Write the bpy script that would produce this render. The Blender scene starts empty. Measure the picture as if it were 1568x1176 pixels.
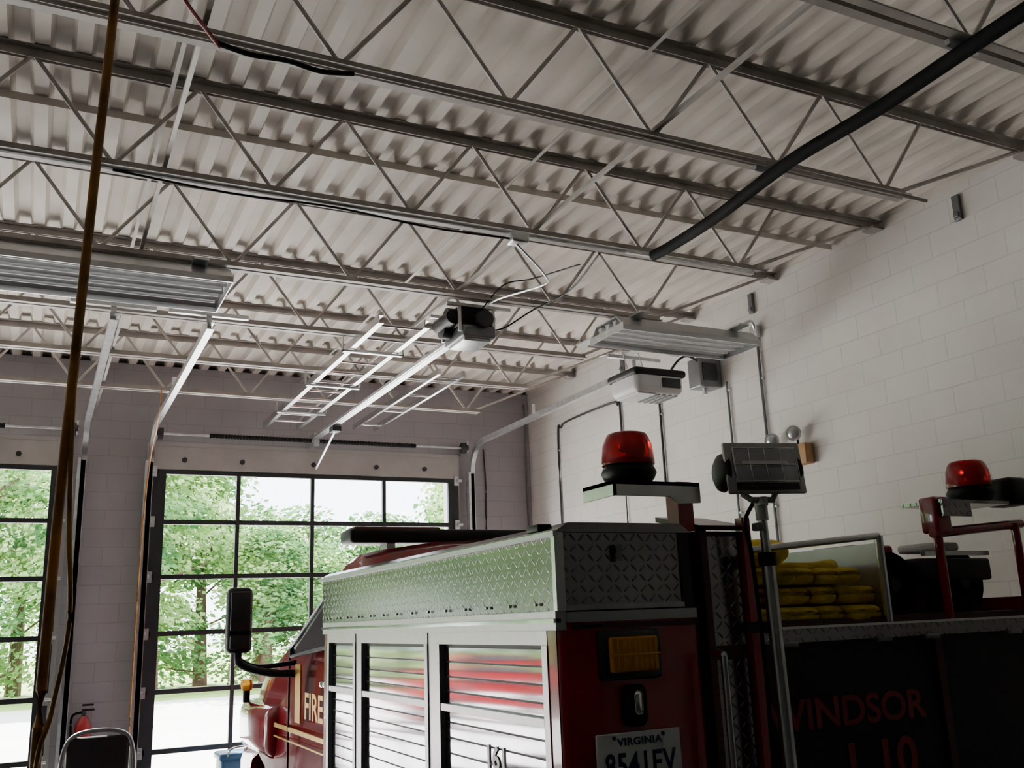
import bpy, bmesh, math, random
from mathutils import Vector, Matrix
random.seed(7)
C=bpy.context.scene.collection
# ---------------------------------------------------------------- materials
def mat(name,col,rough=.5,metal=0.,var=0.,vscale=8.,bump=0.,bscale=40.,trans=0.,coat=0.,stretch=None,spec=.5):
    m=bpy.data.materials.new(name);m.use_nodes=True;nt=m.node_tree;b=nt.nodes['Principled BSDF']
    b.inputs['Base Color'].default_value=(*col,1);b.inputs['Roughness'].default_value=rough;b.inputs['Metallic'].default_value=metal
    b.inputs['Specular IOR Level'].default_value=spec
    if trans:b.inputs['Transmission Weight'].default_value=trans
    if coat:b.inputs['Coat Weight'].default_value=coat;b.inputs['Coat Roughness'].default_value=.04
    if var or bump:
        tc=nt.nodes.new('ShaderNodeTexCoord');mp=nt.nodes.new('ShaderNodeMapping')
        if stretch:mp.inputs['Scale'].default_value=stretch
        nt.links.new(tc.outputs['Object'],mp.inputs[0])
    if var:
        n=nt.nodes.new('ShaderNodeTexNoise');n.inputs['Scale'].default_value=vscale;n.inputs['Detail'].default_value=6
        nt.links.new(mp.outputs[0],n.inputs['Vector'])
        r=nt.nodes.new('ShaderNodeValToRGB')
        r.color_ramp.elements[0].position=.3;r.color_ramp.elements[1].position=.7
        r.color_ramp.elements[0].color=(*[c*(1-var) for c in col],1);r.color_ramp.elements[1].color=(*[min(1,c*(1+var*.4)) for c in col],1)
        nt.links.new(n.outputs[0],r.inputs[0]);nt.links.new(r.outputs[0],b.inputs['Base Color'])
    if bump:
        n=nt.nodes.new('ShaderNodeTexNoise');n.inputs['Scale'].default_value=bscale;n.inputs['Detail'].default_value=4
        nt.links.new(mp.outputs[0],n.inputs['Vector'])
        bp=nt.nodes.new('ShaderNodeBump');bp.inputs['Strength'].default_value=bump;bp.inputs['Distance'].default_value=.01
        nt.links.new(n.outputs[0],bp.inputs['Height']);nt.links.new(bp.outputs[0],b.inputs['Normal'])
    return m
class NB:
    def __init__(s,nt):s.nt=nt
    def m(s,op,a,b=None,c=None):
        n=s.nt.nodes.new('ShaderNodeMath');n.operation=op
        for i,v in enumerate((a,b,c)):
            if v is None:continue
            if isinstance(v,(int,float)):n.inputs[i].default_value=v
            else:s.nt.links.new(v,n.inputs[i])
        return n.outputs[0]
def diamond(name,top=False,base=(.30,.28,.295),sc=28.):
    m=bpy.data.materials.new(name);m.use_nodes=True;nt=m.node_tree;b=nt.nodes['Principled BSDF'];N=NB(nt)
    tc=nt.nodes.new('ShaderNodeTexCoord');sx=nt.nodes.new('ShaderNodeSeparateXYZ');nt.links.new(tc.outputs['Object'],sx.inputs[0])
    X,Y,Z=sx.outputs
    if top:u,v=X,Y
    else:u,v=N.m('ADD',X,Y),Z
    u=N.m('MULTIPLY',u,sc);v=N.m('MULTIPLY',v,sc)
    fu=N.m('SUBTRACT',N.m('FRACT',u),.5);fv=N.m('SUBTRACT',N.m('FRACT',v),.5)
    par=N.m('FLOORED_MODULO',N.m('ADD',N.m('FLOOR',u),N.m('FLOOR',v)),2.)
    a=N.m('ADD',fu,fv);c=N.m('SUBTRACT',fu,fv)
    def el(p,q):return N.m('ADD',N.m('POWER',N.m('DIVIDE',N.m('ABSOLUTE',p),.72),2.),N.m('POWER',N.m('DIVIDE',N.m('ABSOLUTE',q),.16),2.))
    e=N.m('ADD',N.m('MULTIPLY',el(a,c),par),N.m('MULTIPLY',el(c,a),N.m('SUBTRACT',1.,par)))
    h=N.m('MAXIMUM',N.m('SUBTRACT',1.,e),0.)
    bp=nt.nodes.new('ShaderNodeBump');bp.inputs['Strength'].default_value=1;bp.inputs['Distance'].default_value=.0022
    nt.links.new(h,bp.inputs['Height']);nt.links.new(bp.outputs[0],b.inputs['Normal'])
    b.inputs['Base Color'].default_value=(*base,1);b.inputs['Metallic'].default_value=1;b.inputs['Roughness'].default_value=.15;b.inputs['Specular IOR Level'].default_value=.2
    return m
def blockwall(name,col,mort,rough=.55):
    m=bpy.data.materials.new(name);m.use_nodes=True;nt=m.node_tree;b=nt.nodes['Principled BSDF'];N=NB(nt)
    tc=nt.nodes.new('ShaderNodeTexCoord');sx=nt.nodes.new('ShaderNodeSeparateXYZ');nt.links.new(tc.outputs['Object'],sx.inputs[0])
    cx=nt.nodes.new('ShaderNodeCombineXYZ');nt.links.new(N.m('ADD',sx.outputs[0],sx.outputs[1]),cx.inputs[0]);nt.links.new(sx.outputs[2],cx.inputs[1])
    br=nt.nodes.new('ShaderNodeTexBrick');br.inputs['Scale'].default_value=1;br.inputs['Brick Width'].default_value=.406;br.inputs['Row Height'].default_value=.203
    br.inputs['Mortar Size'].default_value=.005;br.inputs['Mortar Smooth'].default_value=.4
    br.inputs['Color1'].default_value=(*col,1);br.inputs['Color2'].default_value=(*[c*.96 for c in col],1);br.inputs['Mortar'].default_value=(*mort,1)
    nt.links.new(cx.outputs[0],br.inputs['Vector'])
    n=nt.nodes.new('ShaderNodeTexNoise');n.inputs['Scale'].default_value=1.3;n.inputs['Detail'].default_value=5;nt.links.new(tc.outputs['Object'],n.inputs['Vector'])
    rp=nt.nodes.new('ShaderNodeValToRGB');rp.color_ramp.elements[0].color=(.90,.89,.88,1);rp.color_ramp.elements[1].color=(1,1,1,1)
    rp.color_ramp.elements[0].position=.35;rp.color_ramp.elements[1].position=.65;nt.links.new(n.outputs[0],rp.inputs[0])
    mx=nt.nodes.new('ShaderNodeMix');mx.data_type='RGBA';mx.blend_type='MULTIPLY';mx.inputs[0].default_value=1
    nt.links.new(br.outputs[0],mx.inputs[6]);nt.links.new(rp.outputs[0],mx.inputs[7]);nt.links.new(mx.outputs[2],b.inputs['Base Color'])
    n2=nt.nodes.new('ShaderNodeTexNoise');n2.inputs['Scale'].default_value=60;nt.links.new(tc.outputs['Object'],n2.inputs['Vector'])
    hh=N.m('SUBTRACT',N.m('MULTIPLY',n2.outputs[0],.25),N.m('MULTIPLY',br.outputs['Fac'],1.))
    bp=nt.nodes.new('ShaderNodeBump');bp.inputs['Strength'].default_value=.4;bp.inputs['Distance'].default_value=.004
    nt.links.new(hh,bp.inputs['Height']);nt.links.new(bp.outputs[0],b.inputs['Normal']);b.inputs['Roughness'].default_value=rough
    return m
def glassmat(name,tint=(1,1,1),refl=.05):
    m=bpy.data.materials.new(name);m.use_nodes=True;nt=m.node_tree;nt.nodes.clear()
    o=nt.nodes.new('ShaderNodeOutputMaterial');t=nt.nodes.new('ShaderNodeBsdfTransparent');g=nt.nodes.new('ShaderNodeBsdfGlossy');x=nt.nodes.new('ShaderNodeMixShader')
    t.inputs[0].default_value=(*tint,1);g.inputs['Roughness'].default_value=.03;x.inputs[0].default_value=refl
    nt.links.new(t.outputs[0],x.inputs[1]);nt.links.new(g.outputs[0],x.inputs[2]);nt.links.new(x.outputs[0],o.inputs[0]);return m
def leafmat(name,c1,c2):
    m=bpy.data.materials.new(name);m.use_nodes=True;nt=m.node_tree;nt.nodes.clear()
    o=nt.nodes.new('ShaderNodeOutputMaterial');d=nt.nodes.new('ShaderNodeBsdfDiffuse');t=nt.nodes.new('ShaderNodeBsdfTranslucent');x=nt.nodes.new('ShaderNodeMixShader')
    tc=nt.nodes.new('ShaderNodeTexCoord');n=nt.nodes.new('ShaderNodeTexNoise');n.inputs['Scale'].default_value=1.2;nt.links.new(tc.outputs['Object'],n.inputs[0])
    r=nt.nodes.new('ShaderNodeValToRGB');r.color_ramp.elements[0].color=(*c1,1);r.color_ramp.elements[1].color=(*c2,1);r.color_ramp.elements[0].position=.35;r.color_ramp.elements[1].position=.65
    nt.links.new(n.outputs[0],r.inputs[0]);nt.links.new(r.outputs[0],d.inputs[0]);nt.links.new(r.outputs[0],t.inputs[0]);x.inputs[0].default_value=.45
    nt.links.new(d.outputs[0],x.inputs[1]);nt.links.new(t.outputs[0],x.inputs[2]);nt.links.new(x.outputs[0],o.inputs[0]);return m
M=dict(
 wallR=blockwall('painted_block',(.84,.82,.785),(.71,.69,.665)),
 wallF=blockwall('block_front_shaded',(.42,.405,.435),(.35,.34,.36)),  # backlit shade put into the front wall colour
 wallB=blockwall('block_rear_dimmed',(.05,.048,.048),(.04,.04,.04)),  # unseen back wall, darkened to cut bounce onto the truck rear
 wallL=blockwall('block_left_dimmed',(.30,.29,.28),(.25,.24,.24)),  # unseen left wall, darkened to cut bounced light
 deck=mat('deck_paint',(.77,.715,.65),.6,0,.2,1.2,.1,8),
 steel=mat('joist_paint',(.42,.385,.355),.5,0,.25,6),
 web=mat('joist_web_paint',(.55,.515,.48),.5,0,.25,6),
 bridging=mat('bridging_steel',(.5,.48,.45),.5,.2,.2,6),
 galv=mat('galvanised',(.72,.74,.76),.32,.9,.2,14),
 alu=mat('aluminium',(.70,.71,.72),.25,1,.06,20),
 frame=mat('brushed_frame_aluminium',(.42,.42,.44),.35,1,.06,20),
 slat=mat('slat_aluminium',(.36,.355,.385),.09,1,.08,5),
 chrome=mat('chrome',(.85,.85,.86),.08,1),
 black=mat('black_plastic',(.012,.012,.013),.45,0,.2,10,spec=.3),
 rubber=mat('black_rubber',(.008,.008,.009),.75,0,.3,10,.2,60,spec=.15),
 dark=mat('dark_metal',(.06,.06,.065),.45,.5,.2,10),
 doorframe=mat('door_rail_backlit',(.03,.032,.036),.45,.2,.15,8),  # near-black of backlit rails put into the colour
 doorpanel=mat('door_panel_white',(.50,.485,.47),.5,0,.12,4),
 red=mat('fire_engine_red',(.30,.003,.014),.18,0,.1,3,coat=.8),
 reddark=mat('dark_red_paint',(.07,.003,.006),.35,0,.15,4,coat=.2),
 redlens=mat('red_lens',(.70,.006,.01),.08,0,trans=.6),
 amber=mat('amber_lens',(.95,.42,.02),.12,0,trans=.3),
 white=mat('white_plastic',(.8,.8,.8),.4,0,.05,5),
 plate=mat('plate_white',(.78,.82,.86),.35,0,.06,9),
 navy=mat('plate_navy',(.02,.03,.12),.4),
 gold=mat('gold_leaf',(.75,.48,.10),.3,.6,.1,20),
 yellow=mat('yellow_hose',(.88,.66,.06),.75,0,.3,12,.4,90),
 cord=mat('amber_cord',(.62,.27,.04),.4,0,.75,4,stretch=(1,1,3)),
 wood=mat('tan_housing',(.52,.30,.13),.45,0,.2,10),
 flood=mat('flood_grey',(.20,.21,.22),.35,.6,.1,10),
 floodh=mat('flood_housing_silver',(.50,.51,.52),.35,.7,.1,10),
 lens=mat('clear_lens',(.55,.57,.6),.12,.5),
 floor=mat('concrete_floor',(.10,.097,.093),.35,0,.2,1.5,.1,20),
 drive=mat('driveway',(.74,.72,.68),.8,0,.12,.4),
 grass=mat('grass',(.28,.42,.10),.9,0,.35,.6,.5,4),
 bark=mat('bark',(.12,.08,.05),.9,0,.4,5,.6,20),
 blue=mat('blue_plastic',(.04,.17,.34),.4,0,.1,5),
 light_block_roof=mat('light_block_grey',(.2,.2,.2),.9,0,.1,2),
 carred=mat('car_red',(.45,.012,.02),.2,0,.05,3,coat=1.),
 letter=mat('letter_red',(.24,.014,.018),.4,0,.05,3),
 redcable=mat('red_cable',(.30,.02,.02),.5,0,.05,3),
 glass=glassmat('door_glass'),
 tglass=mat('truck_glass',(.03,.04,.045),.03,0,0,coat=.3),
 dside=diamond('diamond_plate'),dtop=diamond('diamond_plate_top',True),
 leafA=leafmat('leaf_light',(.18,.34,.09),(.50,.66,.30)),leafB=leafmat('leaf_dark',(.06,.18,.07),(.25,.42,.17)))
# ---------------------------------------------------------------- mesh builder
class MB:
    def __init__(s):s.v=[];s.f=[];s.mi=[];s.mats=[]
    def mid(s,k):
        m=M[k]
        if m not in s.mats:s.mats.append(m)
        return s.mats.index(m)
    def add(s,vs,fs,k):
        o=len(s.v);s.v+=[tuple(v) for v in vs];i=s.mid(k)
        for f in fs:s.f.append([o+a for a in f]);s.mi.append(i)
    def box(s,x0,x1,y0,y1,z0,z1,k,R=None,piv=None):
        vs=[Vector(p) for p in [(x0,y0,z0),(x1,y0,z0),(x1,y1,z0),(x0,y1,z0),(x0,y0,z1),(x1,y0,z1),(x1,y1,z1),(x0,y1,z1)]]
        if R:
            pv=Vector(piv) if piv else Vector(((x0+x1)/2,(y0+y1)/2,(z0+z1)/2));vs=[pv+R@(v-pv) for v in vs]
        s.add(vs,[(0,3,2,1),(4,5,6,7),(0,1,5,4),(1,2,6,5),(2,3,7,6),(3,0,4,7)],k)
    def rbox(s,x0,x1,y0,y1,z0,z1,k,b=.02,seg=3,R=None,piv=None):
        bm=bmesh.new();bmesh.ops.create_cube(bm,size=1)
        c=Vector(((x0+x1)/2,(y0+y1)/2,(z0+z1)/2))
        for v in bm.verts:v.co=Vector((v.co.x*(x1-x0),v.co.y*(y1-y0),v.co.z*(z1-z0)))
        bmesh.ops.bevel(bm,geom=bm.edges[:],offset=b,segments=seg,profile=.5,affect='EDGES')
        bm.verts.index_update();pv=Vector(piv) if piv else c
        vs=[v.co+c for v in bm.verts]
        if R:vs=[pv+R@(v-pv) for v in vs]
        s.add(vs,[[v.index for v in f.verts] for f in bm.faces],k);bm.free()
    def sweep(s,path,prof,k,up=(0,0,1),caps=True):
        P=[Vector(p) for p in path];n=len(prof);vs=[];fs=[];up=Vector(up)
        for i,p in enumerate(P):
            t=(P[min(i+1,len(P)-1)]-P[max(i-1,0)]).normalized()
            a=t.cross(up)
            if a.length<1e-4:a=t.cross(Vector((1,0,0)) if abs(t.x)<.9 else Vector((0,1,0)))
            a.normalize();b=a.cross(t).normalized()
            for (u,w) in prof:vs.append(p+a*u+b*w)
        for i in range(len(P)-1):
            for j in range(n):
                j2=(j+1)%n;fs.append((i*n+j,i*n+j2,(i+1)*n+j2,(i+1)*n+j))
        if caps:fs.append(tuple(range(n))[::-1]);fs.append(tuple((len(P)-1)*n+j for j in range(n)))
        s.add(vs,fs,k)
    def tube(s,path,r,k,seg=8,up=(0,0,1)):
        s.sweep(path,[(r*math.cos(2*math.pi*i/seg),r*math.sin(2*math.pi*i/seg)) for i in range(seg)],k,up)
    def cyl(s,p0,p1,r,k,seg=20,r2=None):
        s.lathe(p0,p1,[(0,r),(1,r if r2 is None else r2)],k,seg)
    def lathe(s,p0,p1,prof,k,seg=24):
        p0=Vector(p0);ax=Vector(p1)-p0;t=ax.normalized();a=t.orthogonal().normalized();b=t.cross(a);vs=[];fs=[];n=seg
        for (h,r) in prof:
            for i in range(n):
                g=2*math.pi*i/n;vs.append(p0+ax*h+a*(r*math.cos(g))+b*(r*math.sin(g)))
        for q in range(len(prof)-1):
            for i in range(n):
                j=(i+1)%n;fs.append((q*n+i,q*n+j,(q+1)*n+j,(q+1)*n+i))
        fs.append(tuple(range(n))[::-1]);fs.append(tuple((len(prof)-1)*n+i for i in range(n)))
        s.add(vs,fs,k)
    def poly(s,pts,vec,k):
        vec=Vector(vec);P=[Vector(p) for p in pts];n=len(P)
        s.add(P+[p+vec for p in P],[tuple(range(n)),tuple(range(n,2*n))[::-1]]+[(i,n+i,n+(i+1)%n,(i+1)%n) for i in range(n)],k)
    def done(s,name,smooth=35,parent=None,bevel=0):
        me=bpy.data.meshes.new(name);me.from_pydata(s.v,[],s.f);
        for m in s.mats:me.materials.append(m)
        me.polygons.foreach_set('material_index',s.mi)
        bm=bmesh.new();bm.from_mesh(me);bmesh.ops.recalc_face_normals(bm,faces=bm.faces);bm.to_mesh(me);bm.free()
        if smooth:
            me.polygons.foreach_set('use_smooth',[True]*len(me.polygons));me.set_sharp_from_angle(angle=math.radians(smooth))
        ob=bpy.data.objects.new(name,me);C.objects.link(ob)
        if parent:ob.parent=parent
        if bevel:
            b=ob.modifiers.new('bevel','BEVEL');b.width=bevel;b.segments=2;b.limit_method='ANGLE';b.angle_limit=.6
        return ob
def text(body,loc,rot,size,k,parent,name,sx=1,ext=.002,align='CENTER',sp=1.):
    cu=bpy.data.curves.new(name,'FONT');cu.body=body;cu.size=size;cu.extrude=ext;cu.align_x=align;cu.offset=size*.02;cu.space_character=sp
    cu.materials.append(M[k]);ob=bpy.data.objects.new(name,cu);ob.location=loc;ob.rotation_euler=rot;ob.scale=(sx,1,1);C.objects.link(ob);ob.parent=parent
    return ob
def cat(pts,n=8):
    P=[Vector(p) for p in pts];P=[2*P[0]-P[1]]+P+[2*P[-1]-P[-2]];o=[]
    for i in range(1,len(P)-2):
        for j in range(n):
            t=j/n;a,b,c,d=P[i-1:i+3]
            o.append(.5*((2*b)+(c-a)*t+(2*a-5*b+4*c-d)*t*t+(3*b-a-3*c+d)*t**3))
    o.append(P[-2]);return o
XR,YF,XL,YB=5.97,11.35,-13.0,-6.0
DOORS=[(1.13,4.80),(-3.52,.15),(-8.17,-4.50),(-12.6,-9.1)]
# ---------------------------------------------------------------- shell
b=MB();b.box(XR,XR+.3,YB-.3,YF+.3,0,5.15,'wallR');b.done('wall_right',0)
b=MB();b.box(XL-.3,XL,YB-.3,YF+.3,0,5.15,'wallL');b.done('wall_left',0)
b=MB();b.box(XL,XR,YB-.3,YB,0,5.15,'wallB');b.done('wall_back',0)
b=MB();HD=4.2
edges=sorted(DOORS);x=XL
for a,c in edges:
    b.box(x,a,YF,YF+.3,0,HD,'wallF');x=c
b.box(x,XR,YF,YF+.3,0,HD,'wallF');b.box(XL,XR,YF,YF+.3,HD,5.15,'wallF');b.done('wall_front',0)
b=MB();b.box(XL-.3,XR+.3,YB-.3,YF+.3,-.15,0,'floor');b.done('floor',0)
# corrugated deck
b=MB();pitch=.2;vs=[];x=XL-.02;z0,z1=5.15,5.21
while x<XR+.1:
    for dx,z in ((0,z0),(.075,z0),(.100,z1),(.175,z1)):vs.append((x+dx,z))
    x+=pitch
n=len(vs);V=[];F=[]
ys=[YB-.2,YF+.2]
for y in ys:V+=[(a,y,z) for a,z in vs]
for i in range(n-1):F.append((i,i+1,n+i+1,n+i))
b.add(V,F,'deck');b.done('ceiling',0)
b=MB();b.box(XL-.4,XR+.4,YB-.4,YF+.4,5.26,5.42,'light_block_roof')  # unseen slab added over the deck to block light
b.box(XL-.4,XR+.4,YF+.302,YF+.4,5.1,5.26,'light_block_roof');b.box(XR+.302,XR+.4,YB-.4,YF+.302,5.1,5.26,'light_block_roof')
b.box(XL-.4,XL-.302,YB-.4,YF+.302,5.1,5.26,'light_block_roof');b.box(XL-.302,XR+.302,YB-.4,YB-.302,5.1,5.26,'light_block_roof');b.done('light_block_roof',0)
# ---------------------------------------------------------------- joists
JY=[-5.2,-3.95,-2.7,-1.45,-.17,1.12,2.40,3.68,5.05,6.30,7.55,8.80,10.05]
ZB,ZT=4.53,5.145
for jy in JY:
    b=MB();g=.012
    for sgn in (-1,1):
        y0,y1=sorted((jy+sgn*g,jy+sgn*(g+.045)));b.box(XL+.01,XR-.005,y0,y1,ZT-.007,ZT,'steel')
        y0,y1=sorted((jy+sgn*g,jy+sgn*(g+.006)));b.box(XL+.01,XR-.005,y0,y1,ZT-.055,ZT-.007,'steel')
        b.box(XL+1.4,4.62,y0,y1,ZB+.006,ZB+.05,'steel')
        y0,y1=sorted((jy+sgn*g,jy+sgn*(g+.045)));b.box(XL+1.4,4.62,y0,y1,ZB,ZB+.006,'steel')
    xs=4.455;k=0
    while xs>XL+1.6:
        b.tube([(xs+.425,jy,ZT-.03),(xs,jy,ZB+.025)],.0125,'web',6);b.tube([(xs,jy,ZB+.025),(xs-.425,jy,ZT-.03)],.0125,'web',6);xs-=.85
    b.tube([(4.56,jy,ZB+.03),(5.88,jy,ZT-.03)],.014,'web',6)
    b.box(XR-.12,XR-.005,jy-.06,jy+.06,ZT-.075,ZT-.055,'steel')
    b.done('bar_joist')
for bx in (2.75,.45,-1.85,-4.5,-8):
    b=MB();b.box(bx,bx+.022,JY[0],YF-.01,ZB+.051,ZB+.054,'bridging');b.box(bx,bx+.003,JY[0],YF-.01,ZB+.054,ZB+.074,'bridging')
    b.box(bx+.02,bx+.045,JY[0],YF-.01,ZT-.063,ZT-.059,'bridging');b.done('joist_bridging',0)
b=MB();b.box(XL+.01,XR-.02,5.54,5.60,5.135,5.149,'deck');b.box(XL+.01,XR-.02,5.54,5.546,5.10,5.135,'deck');b.done('deck_shadow_strip',0)  # added strip, shaped to draw a stepped shadow line on the deck
# ---------------------------------------------------------------- sectional doors
ZR=[.05,.27,.88,1.49,2.10,2.71,3.32,3.89]
def secdoor(x0,x1):
    b=MB();ya,yb=11.26,11.31;X0,X1=x0-.05,x1+.05
    b.box(X0,X1,ya,yb,3.92,4.23,'doorpanel');b.box(X0,X1,ya-.012,ya,4.19,4.23,'doorpanel')
    b.box(X0,X1,ya,yb,.02,.27,'doorframe')
    for z in ZR[1:]:b.box(X0,X1,ya,yb,z-.026,z+.026,'doorframe')
    w=(x1-x0);cols=[x0+.06,x0+.92*w/3.67,x0+1.80*w/3.67,x0+2.71*w/3.67,x1-.04]
    for i,c in enumerate(cols):
        h=.05 if i in(0,4) else .022
        b.box(c-h,c+h,ya+.003,yb-.003,.27,3.9,'doorframe')
    b.box(X0,cols[0]-.03,ya,yb,.2,3.92,'doorframe');b.box(cols[4]+.03,X1,ya,yb,.2,3.92,'doorframe')
    if x0>-5:b.box(x0,x1,yb-.014,yb-.01,.27,3.89,'glass')
    for c in [x0+.3,x0+.95,x0+1.8,x0+2.6,x0+3.25]:b.cyl((c,ya-.03,4.03),(c,ya,4.03),.028,'dark')
    for z in ZR[2:]:
        for xx,s in ((x0-.02,-1),(x1+.02,1)):
            b.box(xx-.03,xx+.03,ya-.02,ya,z-.06,z+.06,'galv');b.cyl((xx,ya-.045,z),(xx+s*.06,ya-.045,z),.02,'galv',12)
    for c in cols[1:4]:
        for z in ZR[2:-1]:b.box(c-.016,c+.016,ya-.012,ya,z-.035,z+.035,'dark')
    b.done('garage_door')
    for tx,s in ((x0-.07,1),(x1+.22,-1)):
        t=MB();R=.38;zt=4.36;yv=11.19
        path=[(tx,yv,.02),(tx,yv,zt-R)]+[(tx,yv-R+R*math.cos(a),zt-R+R*math.sin(a)) for a in [math.radians(q) for q in range(10,91,10)]]+[(tx,yv-R-.3,zt),(tx,7.2,zt+.03)]
        w_,h_,th=.03,.028,.004
        pr=[(-w_,-h_),(w_,-h_),(w_,h_),(w_-th,h_),(w_-th,-h_+th),(-w_+th,-h_+th),(-w_+th,h_),(-w_,h_)]
        t.sweep(path,pr,'galv',(1,0,0))
        t.box(tx-.06,tx+.02,yv-.03,yv+.07,.05,4.0,'galv')
        for hy in (7.3,9.4):t.box(tx-.02,tx+.02,hy-.002,hy+.002,zt,4.527,'galv')
        t.box(tx-.3,tx+.3,7.28,7.32,4.495,4.527,'galv')
        t.done('door_track',30)
    t=MB();t.cyl((x0-.05,11.16,4.31),(x1+.15,11.16,4.31),.014,'galv')
    for a,c in ((x0+.55,x0+1.75),(x0+1.85,x0+3.1)):
        prof=[];n=70
        for i in range(n+1):prof.append((i/n,.030 if i%2 else .022))
        t.lathe((a,11.16,4.31),(c,11.16,4.31),prof,'black',12)
    for xx in (x0,x1+.1):t.cyl((xx-.04,11.16,4.31),(xx+.04,11.16,4.31),.07,'dark')
    t.box(x0+1.77,x0+1.83,11.12,YF-.002,4.24,4.4,'galv')
    for xx in (x0-.03,x1+.13):t.box(xx-.01,xx+.01,11.1,YF-.002,4.24,4.4,'galv')
    t.done('torsion_spring_shaft')
for a,c in DOORS:secdoor(a,c)
for a,c in DOORS[:2]:
    b=MB();b.box(a-.1,a-.0,YF-.02,YF-.001,0,HD,'doorpanel');b.box(c,c+.1,YF-.02,YF-.001,0,HD,'doorpanel');b.box(a-.1,c+.1,YF-.02,YF-.001,HD,HD+.03,'doorpanel');b.done('trim_%d'%(1 if a>0 else 2),0)
# ---------------------------------------------------------------- opener
b=MB();xo=2.95
b.sweep([(xo,6.75,4.36),(xo,11.12,4.36)],[(-.035,-.02),(.035,-.02),(.035,.02),(.025,.02),(.025,-.01),(-.025,-.01),(-.025,.02),(-.035,.02)],'galv')
b.box(xo-.07,xo-.055,6.75,11.1,4.33,4.36,'galv');b.box(xo-.05,xo+.05,10.3,10.45,4.27,4.33,'dark')
b.tube([(xo,10.4,4.28),(xo,11.2,3.98)],.014,'galv')
b.rbox(xo-.12,xo+.16,6.40,6.78,4.26,4.36,'flood',.015);b.rbox(xo-.10,xo+.13,6.43,6.74,4.235,4.27,'galv',.01)
b.rbox(xo-.14,xo+.12,6.42,6.74,4.36,4.52,'black',.02)
b.cyl((xo-.2,6.55,4.45),(xo+.2,6.55,4.45),.07,'black',20);b.cyl((xo+.05,6.34,4.40),(xo+.05,6.40,4.40),.07,'dark')
b.cyl((xo-.2,6.66,4.38),(xo-.12,6.66,4.38),.08,'dark');b.cyl((xo-.18,6.44,4.42),(xo-.18,6.75,4.42),.06,'black')
for xx in (xo-.14,xo+.15):
    for yy in (6.42,6.76):b.box(xx-.012,xx+.012,yy-.012,yy+.012,4.3,4.525,'galv')
b.box(xo-.25,xo+.3,6.40,6.43,4.50,4.527,'galv');b.box(xo-.25,xo+.3,6.75,6.78,4.50,4.527,'galv')
b.tube(cat([(xo+.15,6.5,4.35),(xo+.3,6.5,4.40),(xo+.45,6.3,4.5),(xo+.5,5.8,4.5),(xo+.35,5.12,4.52)]),.007,'black')
b.tube(cat([(xo+.05,6.4,4.5),(xo+.1,6.1,4.6),(xo+.25,5.9,4.6),(xo+.3,5.3,4.5)]),.006,'black')
b.done('garage_door_opener',bevel=.002)
# ---------------------------------------------------------------- ribbed reflector fixtures
def fixture(x0,x1,yc,z,w=.30):
    b=MB();H=.14
    pts=[(-w,-.0),(-w,.04),(-w*.62,H),(w*.62,H),(w,.04),(w,0),(w-.012,0),(w-.012,.036),(w*.6,H-.012),(-w*.6,H-.012),(-w+.012,.036),(-w+.012,0)]
    n=len(pts);V=[(x0,yc+a,z+c) for a,c in pts]+[(x1,yc+a,z+c) for a,c in pts]
    b.add(V,[(i,(i+1)%n,n+(i+1)%n,n+i) for i in range(n)]+[tuple(range(n)),tuple(range(n,2*n))],'floodh')
    for q in (-.19,-.065,.065,.19):
        b.cyl((x0+.03,yc+q*w/.3,z+.045),(x1-.03,yc+q*w/.3,z+.045),.014,'white',12)
    for q in (-.13,0,.13):
        b.poly([(x0+.01,yc+q*w/.3-.03,z+.112),(x0+.01,yc+q*w/.3+.03,z+.112),(x0+.01,yc+q*w/.3,z+.03)],(x1-x0-.02,0,0),'galv')
    b.box(x0-.004,x0+.002,yc-w,yc+w,z,z+.06,'galv');b.box(x1-.002,x1+.004,yc-w,yc+w,z,z+.06,'galv')
    for xx in (x0+.2,x1-.2):
        for yy in (yc-.12,yc+.12):b.tube([(xx,yy,z+H-.01),(xx,yy,4.525)],.004,'galv')
    b.box(x0+.15,x0+.25,yc-.3,yc+.75,4.51,4.526,'galv');b.box(x1-.25,x1-.15,yc-.3,yc+.75,4.51,4.526,'galv')
    b.done('infrared_heater_reflector')  # taken as an infrared tube heater; unlit
fixture(4.12,5.55,6.36,4.36,.26)
fixture(-1.5,1.03,6.45,4.36,.34)
b=MB();hx=.20;hz=.04
b.rbox(4.46+hx,4.99+hx,6.76,7.20,4.0+hz,4.21+hz,'white',.06,5);b.rbox(4.44+hx,5.01+hx,6.74,7.22,4.155+hz,4.225+hz,'black',.03,4)
b.rbox(4.50+hx,4.70+hx,6.80,7.16,3.992+hz,4.004+hz,'white',.005,1)
for i in range(4):b.box(4.72+hx+i*.065,4.75+hx+i*.065,6.82,7.14,3.99+hz,4.002+hz,'flood')
b.rbox(4.74+hx,4.94+hx,6.745,6.77,4.05+hz,4.14+hz,'dark',.01)
for xx in (4.56+hx,4.74+hx):b.tube([(xx,7.0,4.2+hz),(xx,7.1,4.5),(xx,7.5,4.56)],.006,'galv')
b.done('unit_heater')
b=MB();b.rbox(5.70,5.968,7.16,7.36,4.26,4.56,'flood',.015);b.rbox(5.73,5.9,7.14,7.165,4.32,4.5,'dark',.008);b.cyl((5.82,7.26,4.20),(5.82,7.26,4.26),.025,'galv')
b.tube(cat([(5.75,7.2,4.5),(5.6,7.2,4.56),(5.45,7.15,4.5),(5.30,7.1,4.36),(5.225,7.05,4.24)]),.012,'dark');b.done('electrical_box')
b=MB();xc=XR-.02
b.tube([(xc,6.59,4.62),(xc,6.59,0.02)],.013,'flood')
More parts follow.
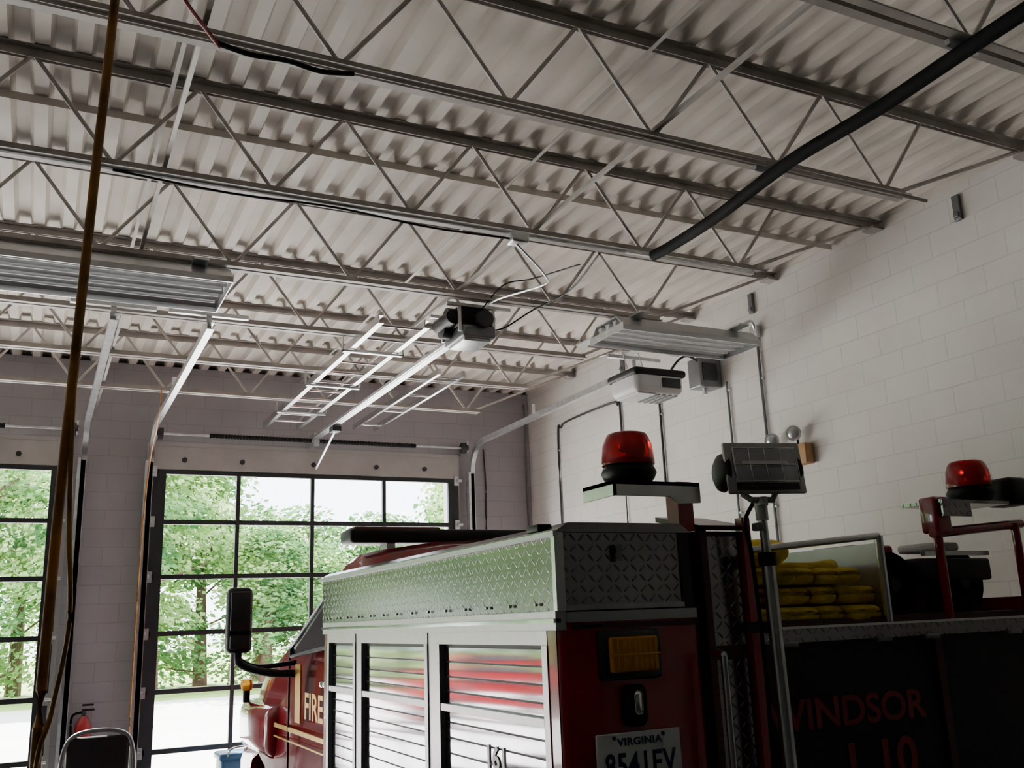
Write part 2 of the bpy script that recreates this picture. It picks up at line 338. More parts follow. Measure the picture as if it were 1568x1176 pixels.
b.tube(cat([(xc,6.59,4.62),(xc-.08,6.55,4.75),(5.7,6.5,4.66),(5.56,6.42,4.46)]),.014,'galv')
b.rbox(xc-.04,xc+.018,6.54,6.64,4.6,4.72,'galv',.01)
b.tube([(xc,7.08,4.3),(xc,7.08,.02)],.011,'flood');b.tube([(xc,8.22,4.5),(xc,8.22,.02)],.013,'dark')
b.tube(cat([(xc,10.5,.02),(xc,10.5,2.5),(xc,10.5,4.35),(xc,10.4,4.5),(xc,10.2,4.55),(xc,9.2,4.55),(xc,9.05,4.5),(xc,9.0,4.35),(xc,9.0,.02)]),.013,'dark')
for z in (1.5,3,4.2):
    for y in (6.59,7.08,8.22,10.5):b.box(xc-.006,xc+.019,y-.035,y+.035,z,z+.02,'galv')
b.done('electrical_conduit')
b=MB();b.tube(cat([(5.26,YF-.02,4.34),(5.28,YF-.02,3.8),(5.27,YF-.02,3.3),(5.3,YF-.02,1.2)]),.01,'dark')
b.tube([(5.9,YF-.02,5.0),(5.9,YF-.02,.02)],.013,'flood');b.done('electrical_conduit')
for y in (4.3,6.62,2.0,8.9):
    b=MB();b.box(XR-.03,XR-.001,y-.03,y+.03,4.86,5.06,'flood');b.box(XR-.05,XR-.03,y-.02,y+.02,4.88,4.92,'flood');b.done('steel_bracket',0,bevel=.004)
b=MB();b.tube([(XL+1.5,5.0,4.515),(4.55,5.0,4.515)],.012,'galv');b.rbox(2.55,2.67,4.95,5.05,4.44,4.515,'galv',.012)
b.tube(cat([(2.6,5.0,4.44),(2.85,5.1,4.30),(3.0,5.4,4.35),(2.9,5.9,4.4),(2.95,6.25,4.45)]),.007,'galv')
b.tube(cat([(.2,5.0,4.50),(.8,4.99,4.47),(1.4,5.0,4.49),(2.0,5.0,4.46),(2.56,5.0,4.47)]),.007,'black')
b.done('conduit_run')
b=MB();b.tube([(XL+1.5,3.63,4.515),(4.75,3.63,4.515)],.012,'steel')
b.tube(cat([(.50,3.62,4.49),(.65,3.62,4.47),(.8,3.62,4.48),(.95,3.62,4.465),(1.1,3.62,4.49)]),.012,'black')
b.tube(cat([(.52,3.63,4.48),(.3,3.3,4.5),(.2,3.0,4.62),(-.1,2.6,4.7)]),.009,'redcable');b.done('conduit_run')
# ---------------------------------------------------------------- ladders stored overhead
b=MB()
for xx in (2.28,2.67):
    b.sweep([(xx,6.75,4.44),(xx,11.0,4.44)],[(-.024,-.035),(.024,-.035),(.024,-.029),(-.014,-.029),(-.014,.029),(.024,.029),(.024,.035),(-.024,.035)],'alu')
y=6.9
while y<11:b.cyl((2.28,y,4.44),(2.67,y,4.44),.012,'alu',12);y+=.38
for y in (7.55,8.8,10.05):b.box(2.2,2.75,y-.02,y+.02,4.385,4.40,'galv');b.box(2.2,2.21,y-.02,y+.02,4.385,4.528,'galv');b.box(2.74,2.75,y-.02,y+.02,4.385,4.528,'galv')
b.done('ladder',30)
b=MB()
for xx in (3.36,3.62):b.sweep([(xx,8.2,4.47),(xx,11.0,4.47)],[(-.016,-.03),(.016,-.03),(.016,.03),(-.016,.03)],'alu')
for y in (8.4,9.2,10.0,10.8):b.cyl((3.36,y,4.47),(3.62,y,4.47),.010,'alu',12)
b.done('ladder',30)
# ---------------------------------------------------------------- large black exhaust hose
b=MB();hp=cat([(3.45,-2,4.47),(3.46,0,4.47),(3.49,2.07,4.465),(3.51,2.85,4.455),(3.50,3.46,4.46),(3.57,4.20,4.45),(3.62,4.72,4.475),(3.63,4.95,4.49)],14)
b.tube(hp,.037,'rubber',16)
for y in (2.4,3.68,5.0):b.box(3.44,3.64,y-.012,y+.012,4.5,4.528,'galv')
b.done('exhaust_hose',50)
b=MB();b.tube(cat([(.07,1.5,5.14),(.05,1.5,3.4),(.035,1.5,2.8),(.027,1.5,2.5),(.02,1.5,2.2),(.02,1.5,1.8),(.05,1.5,1.0),(.05,1.5,.3)]),.0075,'cord',10)
b.tube(cat([(.03,1.5,2.6),(.03,1.495,2.42),(.037,1.49,2.25),(.046,1.49,2.12),(.032,1.49,2.0),(.018,1.49,1.9),(.03,1.49,1.5)]),.0035,'cord',8)
b.rbox(.02,.10,1.45,1.55,5.08,5.148,'dark',.01);b.done('hanging_cord',60)
b=MB();b.tube(cat([(1.00,9.9,4.52),(1.0,9.95,4.3),(1.01,10.8,3.9),(.99,11.02,3.0),(.98,11.02,1.5),(.98,11.02,.8)]),.008,'cord',8);b.done('pull_rope',60)
# ---------------------------------------------------------------- emergency light
b=MB();b.rbox(XR-.10,XR-.002,6.04,6.30,3.32,3.50,'wood',.012)
for y,z in ((6.16,3.60),(6.44,3.585)):
    b.cyl((XR-.06,y if y<6.2 else 6.28,3.49),(XR-.07,y,z-.03),.010,'dark',10)
    d=Vector((-.85,-.45,-.1)).normalized();c=Vector((XR-.09,y,z))
    b.lathe(c+d*-.05,c+d*.035,[(0,.02),(.3,.05),(.8,.066),(1,.068)],'floodh',20);b.lathe(c+d*.035,c+d*.045,[(0,.05),(1,.03)],'lens',20)
b.done('emergency_light')
# ---------------------------------------------------------------- FIRE TRUCK
x0,x1,yr=1.61,4.13,2.90;yf=5.86
T=bpy.data.objects.new('fire_truck',None);C.objects.link(T)
b=MB()
b.box(x0+.03,x1-.03,yr+.04,yf,.75,2.06,'reddark')
b.box(x0+.3,x1-.3,yr+.2,9.0,.45,.75,'dark')
sx=x0
def sidebox(ya,yb,za,zb,k,o=0,t=.03):b.box(sx-o,sx+t,ya,yb,za,zb,k)
sidebox(yr+.02,2.985,.75,2.06,'red',.002);sidebox(4.02,4.125,.75,2.06,'frame');sidebox(5.14,5.215,.75,2.06,'frame');sidebox(5.78,yf,.75,2.06,'red')
doorsY=[(2.985,4.02),(4.125,5.14),(5.215,5.78)]
for ya,yb in doorsY:
    sidebox(ya,yb,2.01,2.06,'frame',.004);sidebox(ya,ya+.04,.8,2.01,'frame',.006);sidebox(yb-.04,yb,.8,2.01,'frame',.006);sidebox(ya,yb,.75,.82,'frame',.004)
    z=.82
    while z<1.99:
        p=.062
        prof=[(sx+.020,z+.003)]+[(sx+.018-.0004*(1-(2*t-1)**2),z+.004+t*(p-.007)) for t in (0,.25,.5,.75,1)]+[(sx+.020,z+p-.002)]
        n=len(prof);V=[(a,ya+.04,c) for a,c in prof]+[(a,yb-.04,c) for a,c in prof]
        b.add(V,[(i,i+1,n+i+1,n+i) for i in range(n-1)],'slat');z+=p
    b.box(sx+.021,sx+.029,ya+.04,yb-.04,.82,2.01,'black')
    b.box(sx-.004,sx+.017,ya+.045,yb-.045,1.735,1.765,'frame')
sidebox(yr+.0,yf,2.06,2.125,'frame',.012);b.box(sx-.02,sx+.01,yr,yf,2.085,2.10,'chrome')
b.box(x1-.03,x1,yr+.02,yf,.75,2.12,'red')
bz0,bz1=2.125,2.405
b.box(x0+.005,2.17,yr+.005,5.93,bz0,bz1,'dside')
b.poly([(x0-.012,yr-.012,bz1-.012),(x0+.05,yr-.012,bz1+.022),(2.14,yr-.012,bz1+.022),(2.185,yr-.012,bz1-.012)],(0,3.07,0),'dtop')
b.box(x0-.014,x0+.0,yr-.014,5.95,bz1-.028,bz1-.008,'frame')
b.box(x0-.006,x0+.03,yr-.006,yr+.02,bz0,bz1-.01,'alu');b.box(2.14,2.18,yr-.006,yr+.02,bz0,bz1-.01,'dark')
b.box(x0,2.18,yr-.004,yr+.006,bz0,bz0+.018,'frame')
b.cyl((1.86,yr-.02,2.33),(1.86,yr,2.33),.012,'chrome');b.box(1.85,1.87,yr-.022,yr-.014,2.29,2.35,'flood')
b.rbox(x0+.0,x0+.06,yr+.12,yr+.22,bz1+.0,bz1+.03,'black',.008)
for i in range(14):
    y=yr+.15+i*.21;b.cyl((x0-.012,y,2.15),(x0,y,2.15),.006,'chrome',8)
b.box(3.6,x1-.005,yr+.6,5.93,bz0,bz1-.14,'dside')
b.box(2.17,2.2,yr+.1,yf,2.05,2.40,'reddark');b.box(3.95,4.1,yr+.3,yf,2.05,2.2,'reddark');b.box(2.2,4.1,5.6,yf,2.05,2.30,'reddark')
b.box(2.46,4.12,yr+.05,5.6,2.0,2.035,'dark')
b.rbox(x0,2.21,yr,yr+.08,.6,2.125,'red',.03,4)
b.box(x0+.03,2.19,yr-.006,yr+.01,2.085,2.12,'frame')
b.box(x0+.05,2.2,yr-.004,yr+.01,2.06,2.08,'reddark')
b.rbox(1.755,2.005,yr-.03,yr+.01,1.885,2.055,'dark',.014);b.rbox(1.785,1.985,yr-.045,yr-.02,1.912,2.03,'amber',.01)
for i in range(9):b.box(1.79+i*.0215,1.796+i*.0215,yr-.049,yr-.04,1.918,2.024,'amber')
b.box(1.785,1.985,yr-.05,yr-.04,1.968,1.974,'amber')
b.box(1.70,1.78,yr-.004,yr+.004,2.065,2.075,'chrome')
b.rbox(1.84,1.93,yr-.035,yr+.005,1.73,1.87,'black',.03,4);b.rbox(1.868,1.902,yr-.05,yr-.03,1.77,1.85,'chrome',.015,3)
b.rbox(1.72,2.065,yr-.02,yr-.012,1.545,1.715,'plate',.0035,1);b.box(1.73,2.055,yr-.012,yr,1.56,1.70,'dark')
for xx in (1.79,1.99):b.cyl((xx,yr-.024,1.70),(xx,yr-.012,1.70),.007,'dark',10)
b.box(2.14,2.21,yr-.01,yr+.06,2.40,2.585,'red');b.box(1.83,2.21,yr-.06,yr+.16,2.56,2.575,'dtop')
b.poly([(1.83,yr-.06,2.575),(2.21,yr-.06,2.575),(2.21,yr-.06,2.50),(2.11,yr-.06,2.495),(2.07,yr-.06,2.52),(1.83,yr-.06,2.52)],(0,.01,0),'alu')
b.box(1.83,1.84,yr-.06,yr+.16,2.52,2.575,'alu')
b.box(2.215,2.46,yr-.01,yr+.25,.7,2.40,'reddark');b.box(2.215,2.245,yr-.03,yr,.7,2.42,'reddark');b.box(2.41,2.45,yr-.04,yr,.7,2.45,'red')
b.box(2.25,2.40,yr-.018,yr-.008,1.98,2.38,'dside');b.box(2.25,2.40,yr-.018,yr-.008,.8,1.93,'dside')
b.poly([(2.215,yr-.03,2.40),(2.215,yr+.25,2.46),(2.45,yr+.25,2.46),(2.45,yr-.03,2.40)],(0,0,.02),'reddark')
b.tube([(2.23,yr-.09,1.2),(2.23,yr-.09,1.95)],.014,'alu',12);b.tube([(2.23,yr-.09,1.95),(2.23,yr,1.97)],.014,'alu',12)
b.box(2.46,x1,yr-.02,yr+.12,1.975,2.035,'dside');b.box(2.46,x1,yr-.026,yr-.016,2.026,2.036,'alu')
b.box(2.46,x1,yr+.02,yr+.04,.75,1.975,'black');b.box(3.42,3.46,yr+.0,yr+.03,.75,1.97,'reddark');b.box(4.06,x1,yr,yr+.04,.75,1.98,'red')
for xx in (2.6,3.1,3.38,3.9):b.rbox(xx-.04,xx+.04,yr-.035,yr-.015,1.96,1.98,'flood',.006)
b.tube([(3.19,yr+.02,2.03),(3.19,yr+.02,2.39)],.018,'alu',12);b.tube([(3.19,yr+.02,2.39),(2.48,yr+.05,2.33)],.014,'alu',12)
b.box(3.185,3.205,yr+.03,5.6,2.03,2.36,'frame');b.tube([(3.19,yr+.02,2.39),(3.19,5.6,2.39)],.014,'alu',10)
b.rbox(3.25,3.50,yr+.22,yr+.5,2.22,2.37,'red',.02);b.rbox(3.50,3.98,yr+.1,yr+.5,2.20,2.30,'black',.015);b.rbox(3.60,3.76,yr+.08,yr+.3,2.33,2.37,'white',.015)
b.box(3.53,3.95,yr+.08,yr+.105,2.31,2.33,'alu')
b.tube([(3.50,yr,2.40),(4.12,yr+.02,2.45)],.022,'red',12);b.tube([(3.53,yr,2.03),(3.53,yr,2.42)],.02,'red',12)
b.rbox(3.50,3.60,yr-.03,yr+.06,2.40,2.56,'red',.015);b.tube([(4.05,yr,2.03),(4.05,yr,2.45)],.02,'red',12)
b.box(3.52,3.97,yr-.05,yr+.17,2.53,2.545,'dtop');b.box(3.52,3.70,yr-.055,yr-.045,2.47,2.545,'dside')
b.rbox(4.0,4.13,yr-.05,yr+.1,2.53,2.66,'black',.02)
body=b.done('body',35,T,bevel=.003)
def beacon(cx,cy,z):
    b=MB();q=.93
    b.lathe((cx,cy,z),(cx,cy,z+.068),[(0,.085*q),(.2,.10*q),(.55,.112*q),(.8,.105*q),(1,.095*q)],'black',32)
    b.lathe((cx,cy,z+.068),(cx,cy,z+.19),[(0,.106*q),(.1,.107*q),(.6,.100*q),(.85,.088*q),(.96,.078*q),(1,.06*q)],'redlens',32)
    b.cyl((cx,cy,z+.075),(cx,cy,z+.09),.065,'dark');b.lathe((cx-.03,cy,z+.13),(cx+.03,cy,z+.13),[(0,.01),(.5,.03),(1,.045)],'chrome',16);b.cyl((cx,cy,z+.09),(cx,cy,z+.14),.012,'chrome',8)
    b.done('beacon',50,T)
beacon(1.95,yr+.02,2.576);beacon(3.82,yr+.03,2.546)
b=MB()
for ci,cx in enumerate((2.53,2.66,2.79,2.92,3.05,3.13)):
    z=2.055;lay=0;top=(2.28,2.30,2.25,2.22,2.23,2.20)[ci]
    while z<top:
        j=random.uniform(-.02,.02);y1=yr+.06+random.uniform(0,.05)+(.02 if lay%2 else 0);hz=.019
        path=[(cx+j,4.4,z)]+[(cx+j+random.uniform(-.006,.006),4.4-(4.4-y1-.02)*q/5,z+random.uniform(-.003,.003)) for q in range(1,6)]
        path+=[(cx+j,y1+.0-.018*math.sin(a),z+hz-hz*math.cos(a)) for a in [math.pi*q/6 for q in range(1,6)]]
        path+=[(cx+j,y1+.02,z+2*hz),(cx+j,4.4,z+2*hz)]
        w,t=.062,.0165
        pr=[(w*math.copysign(abs(math.cos(a))**.6,math.cos(a)),t*math.copysign(abs(math.sin(a))**.8,math.sin(a))) for a in [2*math.pi*q/14 for q in range(14)]]
        b.sweep(path,pr,'yellow',(0,.3,1));z+=4*hz+.002;lay+=1
for (pts) in ([(2.50,3.3,2.34),(2.62,3.02,2.30),(2.72,3.0,2.33),(2.78,3.2,2.37),(2.6,3.5,2.36)],[(2.75,3.4,2.30),(2.85,3.05,2.26),(3.0,3.02,2.27),(3.1,3.25,2.26)],[(2.5,3.1,2.30),(2.6,3.3,2.38),(2.75,3.35,2.34)]):
    b.tube(cat(pts),.03,'yellow',10)
b.done('yellow_hose_load',60,T)
b=MB()
for cx in (3.36,3.80):
    for q in range(5):
        r=.055+q*.021
        pth=[(cx+r*math.cos(a),yr+.14,2.19+r*.95*math.sin(a)) for a in [2*math.pi*i/24 for i in range(25)]]
        b.tube(pth,.011,'rubber',8,(0,1,0))
        b.tube([(p[0],p[1]+.03,p[2]) for p in pth],.011,'rubber',8,(0,1,0))
    b.cyl((cx,yr+.11,2.19),(cx,yr+.2,2.19),.03,'dark')
b.done('coiled_hoses',60,T)
RX=(math.radians(90),0,0)
text('WINDSOR',(2.91,yr+.016,1.655),RX,.155,'letter',T,'lettering_windsor',1.14)
text('1 10',(3.04,yr+.016,1.44),RX,.21,'letter',T,'lettering_number',1.1)
text('VIRGINIA',(1.8925,yr-.022,1.674),RX,.034,'navy',T,'plate_state',1.2,.001,sp=1.08)
text('8541EV',(1.8925,yr-.022,1.575),RX,.108,'navy',T,'plate_number',.78,.001,sp=1.12)
SX=(math.radians(90),0,math.radians(-90))
text('161',(x0+.014,3.47,1.55),SX,.12,'reddark',T,'side_number',1.1,.001)
b=MB();cx0,cx1=1.74,4.0;cm=(cx0+cx1)/2
out=[(5.96,.8),(5.96,1.5),(5.96,2.0),(5.96,2.42),(6.05,2.52),(6.2,2.56),(6.40,2.54),(6.52,2.46),(6.9,2.25),(7.42,1.95),(8.0,1.84),(8.6,1.74),(8.85,1.66),(9.0,1.5),(9.03,1.0),(9.0,.7),(8.75,.7)]
out+=[(8.7,.85),(8.55,1.05),(8.3,1.12),(8.05,1.05),(7.9,.85),(7.87,.7),(7.0,.7),(6.4,.7)]
st=[-1,-.96,-.8,-.4,0,.4,.8,.96,1];V=[];F=[];n=len(out)
for s_ in st:
    for (y,z) in out:
        half=(cx1-cx0)/2-max(0,z-1.95)*.28
        if y>7.5:half-=(y-7.5)*.10*(1 if z>1.2 else 0)
        cr=.11*(1-s_*s_) if z>1.6 and y<8.9 else 0
        V.append((cm+s_*half,y,z+cr-(.03 if abs(s_)==1 and z>1.6 else 0)))
for i in range(len(st)-1):
    for j in range(n):
        j2=(j+1)%n;F.append((i*n+j,i*n+j2,(i+1)*n+j2,(i+1)*n+j))
F.append(tuple(range(n)));F.append(tuple((len(st)-1)*n+j for j in range(n)))
b.add(V,F,'red')
def cabx(z):return cx0+max(0,z-1.95)*.28-.006
W=[(6.15,1.98),(7.2,1.90),(7.22,1.96),(6.62,2.32),(6.45,2.38),(6.15,2.38)]
b.poly([(cabx(z),y,z) for y,z in W],(.004,0,0),'tglass')
for i in range(len(W)):
    a,c=W[i],W[(i+1)%len(W)];b.tube([(cabx(a[1])-.004,a[0],a[1]),(cabx(c[1])-.004,c[0],c[1])],.014,'alu' if i in(2,3) else 'black',8)
b.poly([(cm-.93,7.34,2.06),(cm+.93,7.34,2.06),(cm+.82,6.6,2.50),(cm-.82,6.6,2.50)],(0,.01,.01),'tglass')
b.box(cx0-.004,cx0+.01,6.1,6.11,1.0,1.95,'black');b.box(cx0-.004,cx0+.01,7.3,7.31,1.0,1.95,'black');b.rbox(cx0-.03,cx0,6.2,6.35,1.72,1.76,'chrome',.01)
b.box(cx0-.003,cx0+.01,5.97,8.4,1.37,1.40,'gold');b.box(cx0-.003,cx0+.01,5.97,7.8,1.30,1.31,'gold')
b.box(cx0-.003,cx0+.01,6.95,7.10,1.45,1.85,'gold')
b.rbox(cx0-.06,cx0+.25,7.75,8.9,1.12,1.52,'red',.1,5)
b.lathe((1.70,8.66,1.60),(1.70,8.66,1.70),[(0,.045),(.5,.055),(.9,.04),(1,.01)],'amber',16);b.cyl((1.70,8.66,1.50),(1.70,8.66,1.60),.03,'black')
b.rbox(1.92,3.82,6.35,6.62,2.66,2.76,'black',.03);b.rbox(1.95,2.6,6.36,6.61,2.69,2.775,'reddark',.02)
for xx in (2.2,3.5):b.box(xx,xx+.06,6.4,6.55,2.52,2.68,'alu')
b.rbox(1.75,4.0,9.0,9.25,.55,.9,'chrome',.05,4)
for (wy) in (8.3,4.55):
    for wx,s in ((x0+.14,-1),(x1-.14,1)):
        b.lathe((wx-s*.14,wy,.5),(wx+s*.14,wy,.5),[(0,.36),(.1,.46),(.3,.5),(.7,.5),(.9,.46),(1,.34)],'rubber',36);b.lathe((wx+s*.10,wy,.5),(wx+s*.15,wy,.5),[(0,.3),(.5,.27),(1,.1)],'chrome',24)
cab=b.done('cab',32,T)
text('FIRE',(cx0-.012,6.55,1.50),SX,.24,'gold',T,'cab_lettering',1.1,.001)
b=MB();b.rbox(1.27,1.455,7.24,7.36,1.94,2.41,'black',.045,5);b.rbox(1.29,1.435,7.228,7.25,2.10,2.38,'dark',.01,2);b.rbox(1.29,1.435,7.228,7.25,1.97,2.07,'dark',.01,2)
b.tube(cat([(1.36,7.3,1.95),(1.38,7.27,1.86),(1.55,7.2,1.80),(1.76,7.15,1.78)]),.028,'black',12);b.tube(cat([(1.36,7.3,1.90),(1.5,7.25,1.84),(1.76,7.15,1.86)]),.018,'black',12)
b.done('side_mirror',50,T)
b=MB();px,py=2.435,2.77;S=.85
b.tube([(px+.02,py,.9),(px+.006,py,2.29)],.026,'alu',16);b.tube([(px+.006,py,2.29),(px,py,2.46)],.017,'alu',16)
b.cyl((px+.006,py,2.26),(px+.005,py,2.31),.034,'black');b.cyl((px,py,2.43),(px,py,2.50),.024,'floodh');b.rbox(px-.04,px-.01,py-.02,py+.02,2.39,2.42,'flood',.006)
b.tube(cat([(px-.01,py+.03,2.5),(px-.06,py+.03,2.42),(px-.05,py+.02,2.3),(px-.03,py+.03,1.9),(px-.04,py+.03,1.3)]),.008,'black',8)
b.box(px-.03,px+.05,py+.02,yr,2.02,2.06,'dark');b.box(px-.03,px+.05,py+.02,yr,1.3,1.34,'dark')
R=Matrix.Rotation(math.radians(-14),3,'Z')@Matrix.Rotation(math.radians(-8),3,'X');pc=Vector((px,py,2.61))
def fp(x,y,z):return pc+R@Vector((x*S,y*S,z*S))
fr=[(-.16,-.055,-.095),(.16,-.055,-.095),(.165,-.055,.10),(-.165,-.055,.10)];bk=[(-.12,.09,-.05),(.12,.09,-.05),(.12,.09,.08),(-.12,.09,.08)]
b.add([fp(*p) for p in fr+bk],[(0,1,2,3),(4,7,6,5),(0,4,5,1),(1,5,6,2),(2,6,7,3),(3,7,4,0)],'floodh')
def fbox(x0_,x1_,y0_,y1_,z0_,z1_,k,bv=.006):
    b.rbox(pc.x+x0_*S,pc.x+x1_*S,pc.y+y0_*S,pc.y+y1_*S,pc.z+z0_*S,pc.z+z1_*S,k,bv*S,2,R,tuple(pc))
fbox(-.185,.185,-.075,-.052,-.115,.118,'floodh',.008);fbox(-.15,.15,-.079,-.07,-.06,.085,'lens',.004)
fbox(-.11,.11,-.088,-.078,.005,.03,'white',.004);fbox(-.15,.15,-.082,-.074,-.10,-.07,'dark',.003)
for q in (-.15,-.075,0,.075,.15):fbox(q-.003,q+.003,-.092,-.086,-.07,.09,'chrome',.001)
for q in (-.065,.012,.088):fbox(-.153,.153,-.092,-.086,q-.003,q+.003,'chrome',.001)
for s in (-1,1):b.lathe(fp(s*.165,0,0),fp(s*.195,0,0),[(0,.075),(.5,.07),(1,.05)],'black',20)
for q in range(5):fbox(-.12+q*.055,-.112+q*.055,.0,.11,.06,.1,'floodh',.002)
b.tube([fp(-.08,.02,-.09),fp(-.05,.0,-.125),fp(.05,.0,-.125),fp(.08,.02,-.09)],.012,'floodh',8);b.cyl(fp(0,0,-.15),fp(0,0,-.115),.02,'floodh')
b.done('telescoping_floodlight',35,T)
# ---------------------------------------------------------------- small things
b=MB();ex,ey=.55,YF-.1
b.lathe((ex,ey,.85),(ex,ey,1.30),[(0,.07),(.05,.08),(.8,.08),(.93,.055),(1,.03)],'carred',20);b.cyl((ex,ey,1.3),(ex,ey,1.35),.022,'dark');b.box(ex-.02,ex+.10,ey-.015,ey+.015,1.35,1.37,'black');b.box(ex-.02,ex+.09,ey-.015,ey+.015,1.40,1.42,'black')
b.tube(cat([(ex-.02,ey,1.34),(ex-.11,ey,1.3),(ex-.11,ey,1.1),(ex-.09,ey,.95)]),.012,'rubber');b.box(ex-.05,ex+.05,ey+.07,YF-.002,.95,1.25,'dark');b.done('fire_extinguisher')
b=MB();cx,cy=.63,9.95
b.rbox(cx-.27,cx+.27,cy-.03,cy+.05,.62,1.21,'black',.038,5);b.tube(cat([(cx-.3,cy-.0,.6),(cx-.31,cy-.01,.95),(cx-.24,cy-.01,1.2),(cx,cy-.01,1.26),(cx+.24,cy-.01,1.2),(cx+.31,cy-.01,.95),(cx+.3,cy,.6)]),.02,'flood',10,(0,1,0))
b.rbox(cx-.27,cx+.27,cy-.52,cy,.44,.53,'black',.035,4)
for s in (-1,1):
    b.tube([(cx+s*.25,cy-.45,.45),(cx+s*.27,cy-.5,.015)],.014,'galv');b.tube([(cx+s*.3,cy,.6),(cx+s*.28,cy+.08,.015)],.014,'galv')
    b.tube(cat([(cx+s*.3,cy,.72),(cx+s*.32,cy-.2,.74),(cx+s*.3,cy-.42,.68),(cx+s*.26,cy-.46,.45)]),.016,'black')
b.done('office_chair')
b=MB();qx,qy=1.95,10.2
for sx_ in (-.25,.25):
    for sy_ in (-.2,.2):b.tube([(qx+sx_,qy+sy_,.0),(qx+sx_,qy+sy_,.66)],.018,'galv')
b.box(qx-.28,qx+.28,qy-.23,qy+.23,.64,.67,'galv');b.box(qx-.28,qx+.28,qy-.23,qy+.23,.25,.28,'galv')
b.done('utility_cart')
b=MB();b.rbox(qx-.2,qx+.22,qy-.16,qy+.16,.672,.89,'blue',.03,4);b.rbox(qx-.22,qx+.24,qy-.18,qy+.18,.87,.94,'blue',.025,4);b.tube(cat([(qx-.15,qy-.17,.91),(qx-.1,qy-.2,.99),(qx+.12,qy-.2,.99),(qx+.17,qy-.17,.91)]),.01,'galv');b.done('storage_bin')
# ---------------------------------------------------------------- outside
b=MB();b.box(-60,60,YF+.3,34,-.17,-.02,'drive');b.done('driveway',0)
b=MB();b.box(-90,90,34,110,-.2,-.0,'grass');b.done('ground_lawn',0)
b=MB();cxx,cyy=-6.2,20.5
pf=[(-2.2,.35),(-2.25,.75),(-2.1,.95),(-1.2,1.02),(-.7,1.42),(.7,1.45),(1.35,1.02),(2.1,.9),(2.25,.7),(2.2,.35)]
V=[];n=len(pf)
for s,wd in ((-1,.86),(-.9,.9),(.9,.9),(1,.86)):
    for (u,z) in pf:
        V.append((cxx+u,cyy+(wd*s/abs(s))*(1 if z<1.1 else .78)*(1 if abs(s)==1 else .93),z-.02))
F=[(i*n+j,i*n+(j+1)%n,(i+1)*n+(j+1)%n,(i+1)*n+j) for i in range(3) for j in range(n)]+[tuple(range(n)),tuple(range(3*n,4*n))]
b.add(V,F,'carred')
for s in (-1,1):
    b.poly([(cxx-1.02,cyy+s*.86,1.03),(cxx+1.12,cyy+s*.86,1.03),(cxx+.62,cyy+s*.72,1.36),(cxx-.62,cyy+s*.72,1.36)],(0,s*.01,0),'tglass')
    for u in (-1.4,1.4):b.lathe((cxx+u,cyy+s*.72,.30),(cxx+u,cyy+s*.92,.30),[(0,.28),(.1,.32),(.9,.32),(1,.2)],'rubber',24)
b.done('parked_car')
def treemesh(i):
    rnd=random.Random(i);b=MB();h=rnd.uniform(8,11)
    b.lathe((0,0,0),(rnd.uniform(-.3,.3),0,h*.8),[(0,.22),(.5,.14),(1,.04)],'bark',8)
    blobs=[]
    for q in range(26):
        z=rnd.uniform(.06,1)*h;rr=(1.9 if z<h*.7 else 1.3)*math.sin(min(1,(1.08-z/h)*2.2)*math.pi/2)
        a=rnd.uniform(0,6.28);d=rnd.uniform(.2,1)*rr;c=Vector((d*math.cos(a),d*math.sin(a),z));blobs.append((c,rnd.uniform(.6,1.15)))
        if q%3==0:b.tube([(0,0,max(.5,z-.8)),tuple(c)],.035,'bark',5)
    for c,r in blobs:
        k='leafA' if rnd.random()<.6 else 'leafB'
        for q in range(260):
            v=Vector((rnd.gauss(0,1),rnd.gauss(0,1),rnd.gauss(0,.8))).normalized()*r*rnd.uniform(.5,1.1);p=c+v
            n=Vector((rnd.gauss(0,1),rnd.gauss(0,1),rnd.gauss(0,1)+.5)).normalized();a=n.orthogonal().normalized();bb=n.cross(a);s=rnd.uniform(.06,.15)
            b.add([p-a*s,p-bb*s*.6,p+a*s,p+bb*s*.6],[(0,1,2,3)],k)
    me=bpy.data.meshes.new('tree_mesh_%d'%i);me.from_pydata(b.v,[],b.f)
    for m in b.mats:me.materials.append(m)
    me.polygons.foreach_set('material_index',b.mi);return me
TM=[treemesh(i) for i in range(4)]
rt=random.Random(3)
xx=-42
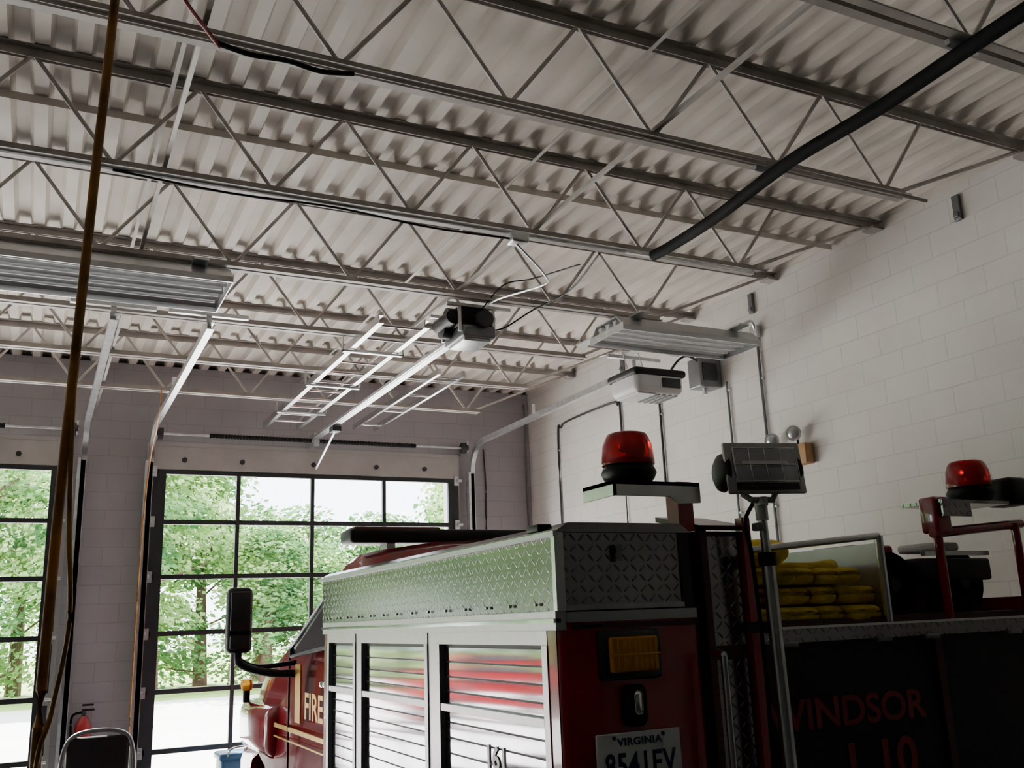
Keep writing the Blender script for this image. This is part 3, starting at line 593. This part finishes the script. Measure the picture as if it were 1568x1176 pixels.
while xx<46:
    for row in range(2):
        ob=bpy.data.objects.new('tree',TM[rt.randrange(4)]);X=xx+rt.uniform(-1,1)+row*1.3;ob.location=(X,38+row*5+rt.uniform(-1.5,1.5),-.05)
        s=rt.uniform(.75,1.1);
        if row==1:s*=1.12
        zf=.92
        if 7<X<11:zf=.66
        elif 13<X<15.5:zf=.74
        ob.scale=(s*1.15,s*1.15,s*zf);ob.rotation_euler=(0,0,rt.uniform(0,6.28));C.objects.link(ob)
    xx+=2.9
# ---------------------------------------------------------------- light
sun=bpy.data.lights.new('sun','SUN');sun.energy=44;sun.angle=.01;sun.color=(1,.96,.9)
so=bpy.data.objects.new('sun',sun);so.rotation_euler=(math.radians(-38),math.radians(-22),0);C.objects.link(so);so.location=(0,30,30)
w=bpy.data.worlds.new('sky');bpy.context.scene.world=w;w.use_nodes=True;nt=w.node_tree;bg=nt.nodes['Background']
sk=nt.nodes.new('ShaderNodeTexSky');sk.sky_type='HOSEK_WILKIE';sk.turbidity=4;sk.ground_albedo=.4;sk.sun_direction=Vector((.3,.5,.8)).normalized()
mx=nt.nodes.new('ShaderNodeMix');mx.data_type='RGBA';mx.inputs[0].default_value=.55;mx.inputs[7].default_value=(.9,.95,1,1)
nt.links.new(sk.outputs[0],mx.inputs[6]);nt.links.new(mx.outputs[2],bg.inputs[0]);bg.inputs[1].default_value=14
for a,c in DOORS:
    L=bpy.data.lights.new('door_portal','AREA');L.shape='RECTANGLE';L.size=c-a;L.size_y=4.1;L.cycles.is_portal=True
    o=bpy.data.objects.new('door_portal',L);o.location=((a+c)/2,YF+.05,2.1);o.rotation_euler=(math.radians(-90),0,0);C.objects.link(o)
# ---------------------------------------------------------------- camera
r=Vector((.894,-.429,-.0343));f=Vector((.441,.872,.2453)).normalized();r=(r-f*r.dot(f)).normalized();u=r.cross(f)
cam=bpy.data.cameras.new('camera');cam.sensor_width=36;cam.lens=1440/1568*36;cam.clip_end=300;cam.clip_start=.05
co=bpy.data.objects.new('camera',cam);m=Matrix((( r.x,u.x,-f.x,0),(r.y,u.y,-f.y,0),(r.z,u.z,-f.z,2.1),(0,0,0,1)));co.matrix_world=m;C.objects.link(co)
bpy.context.scene.camera=co
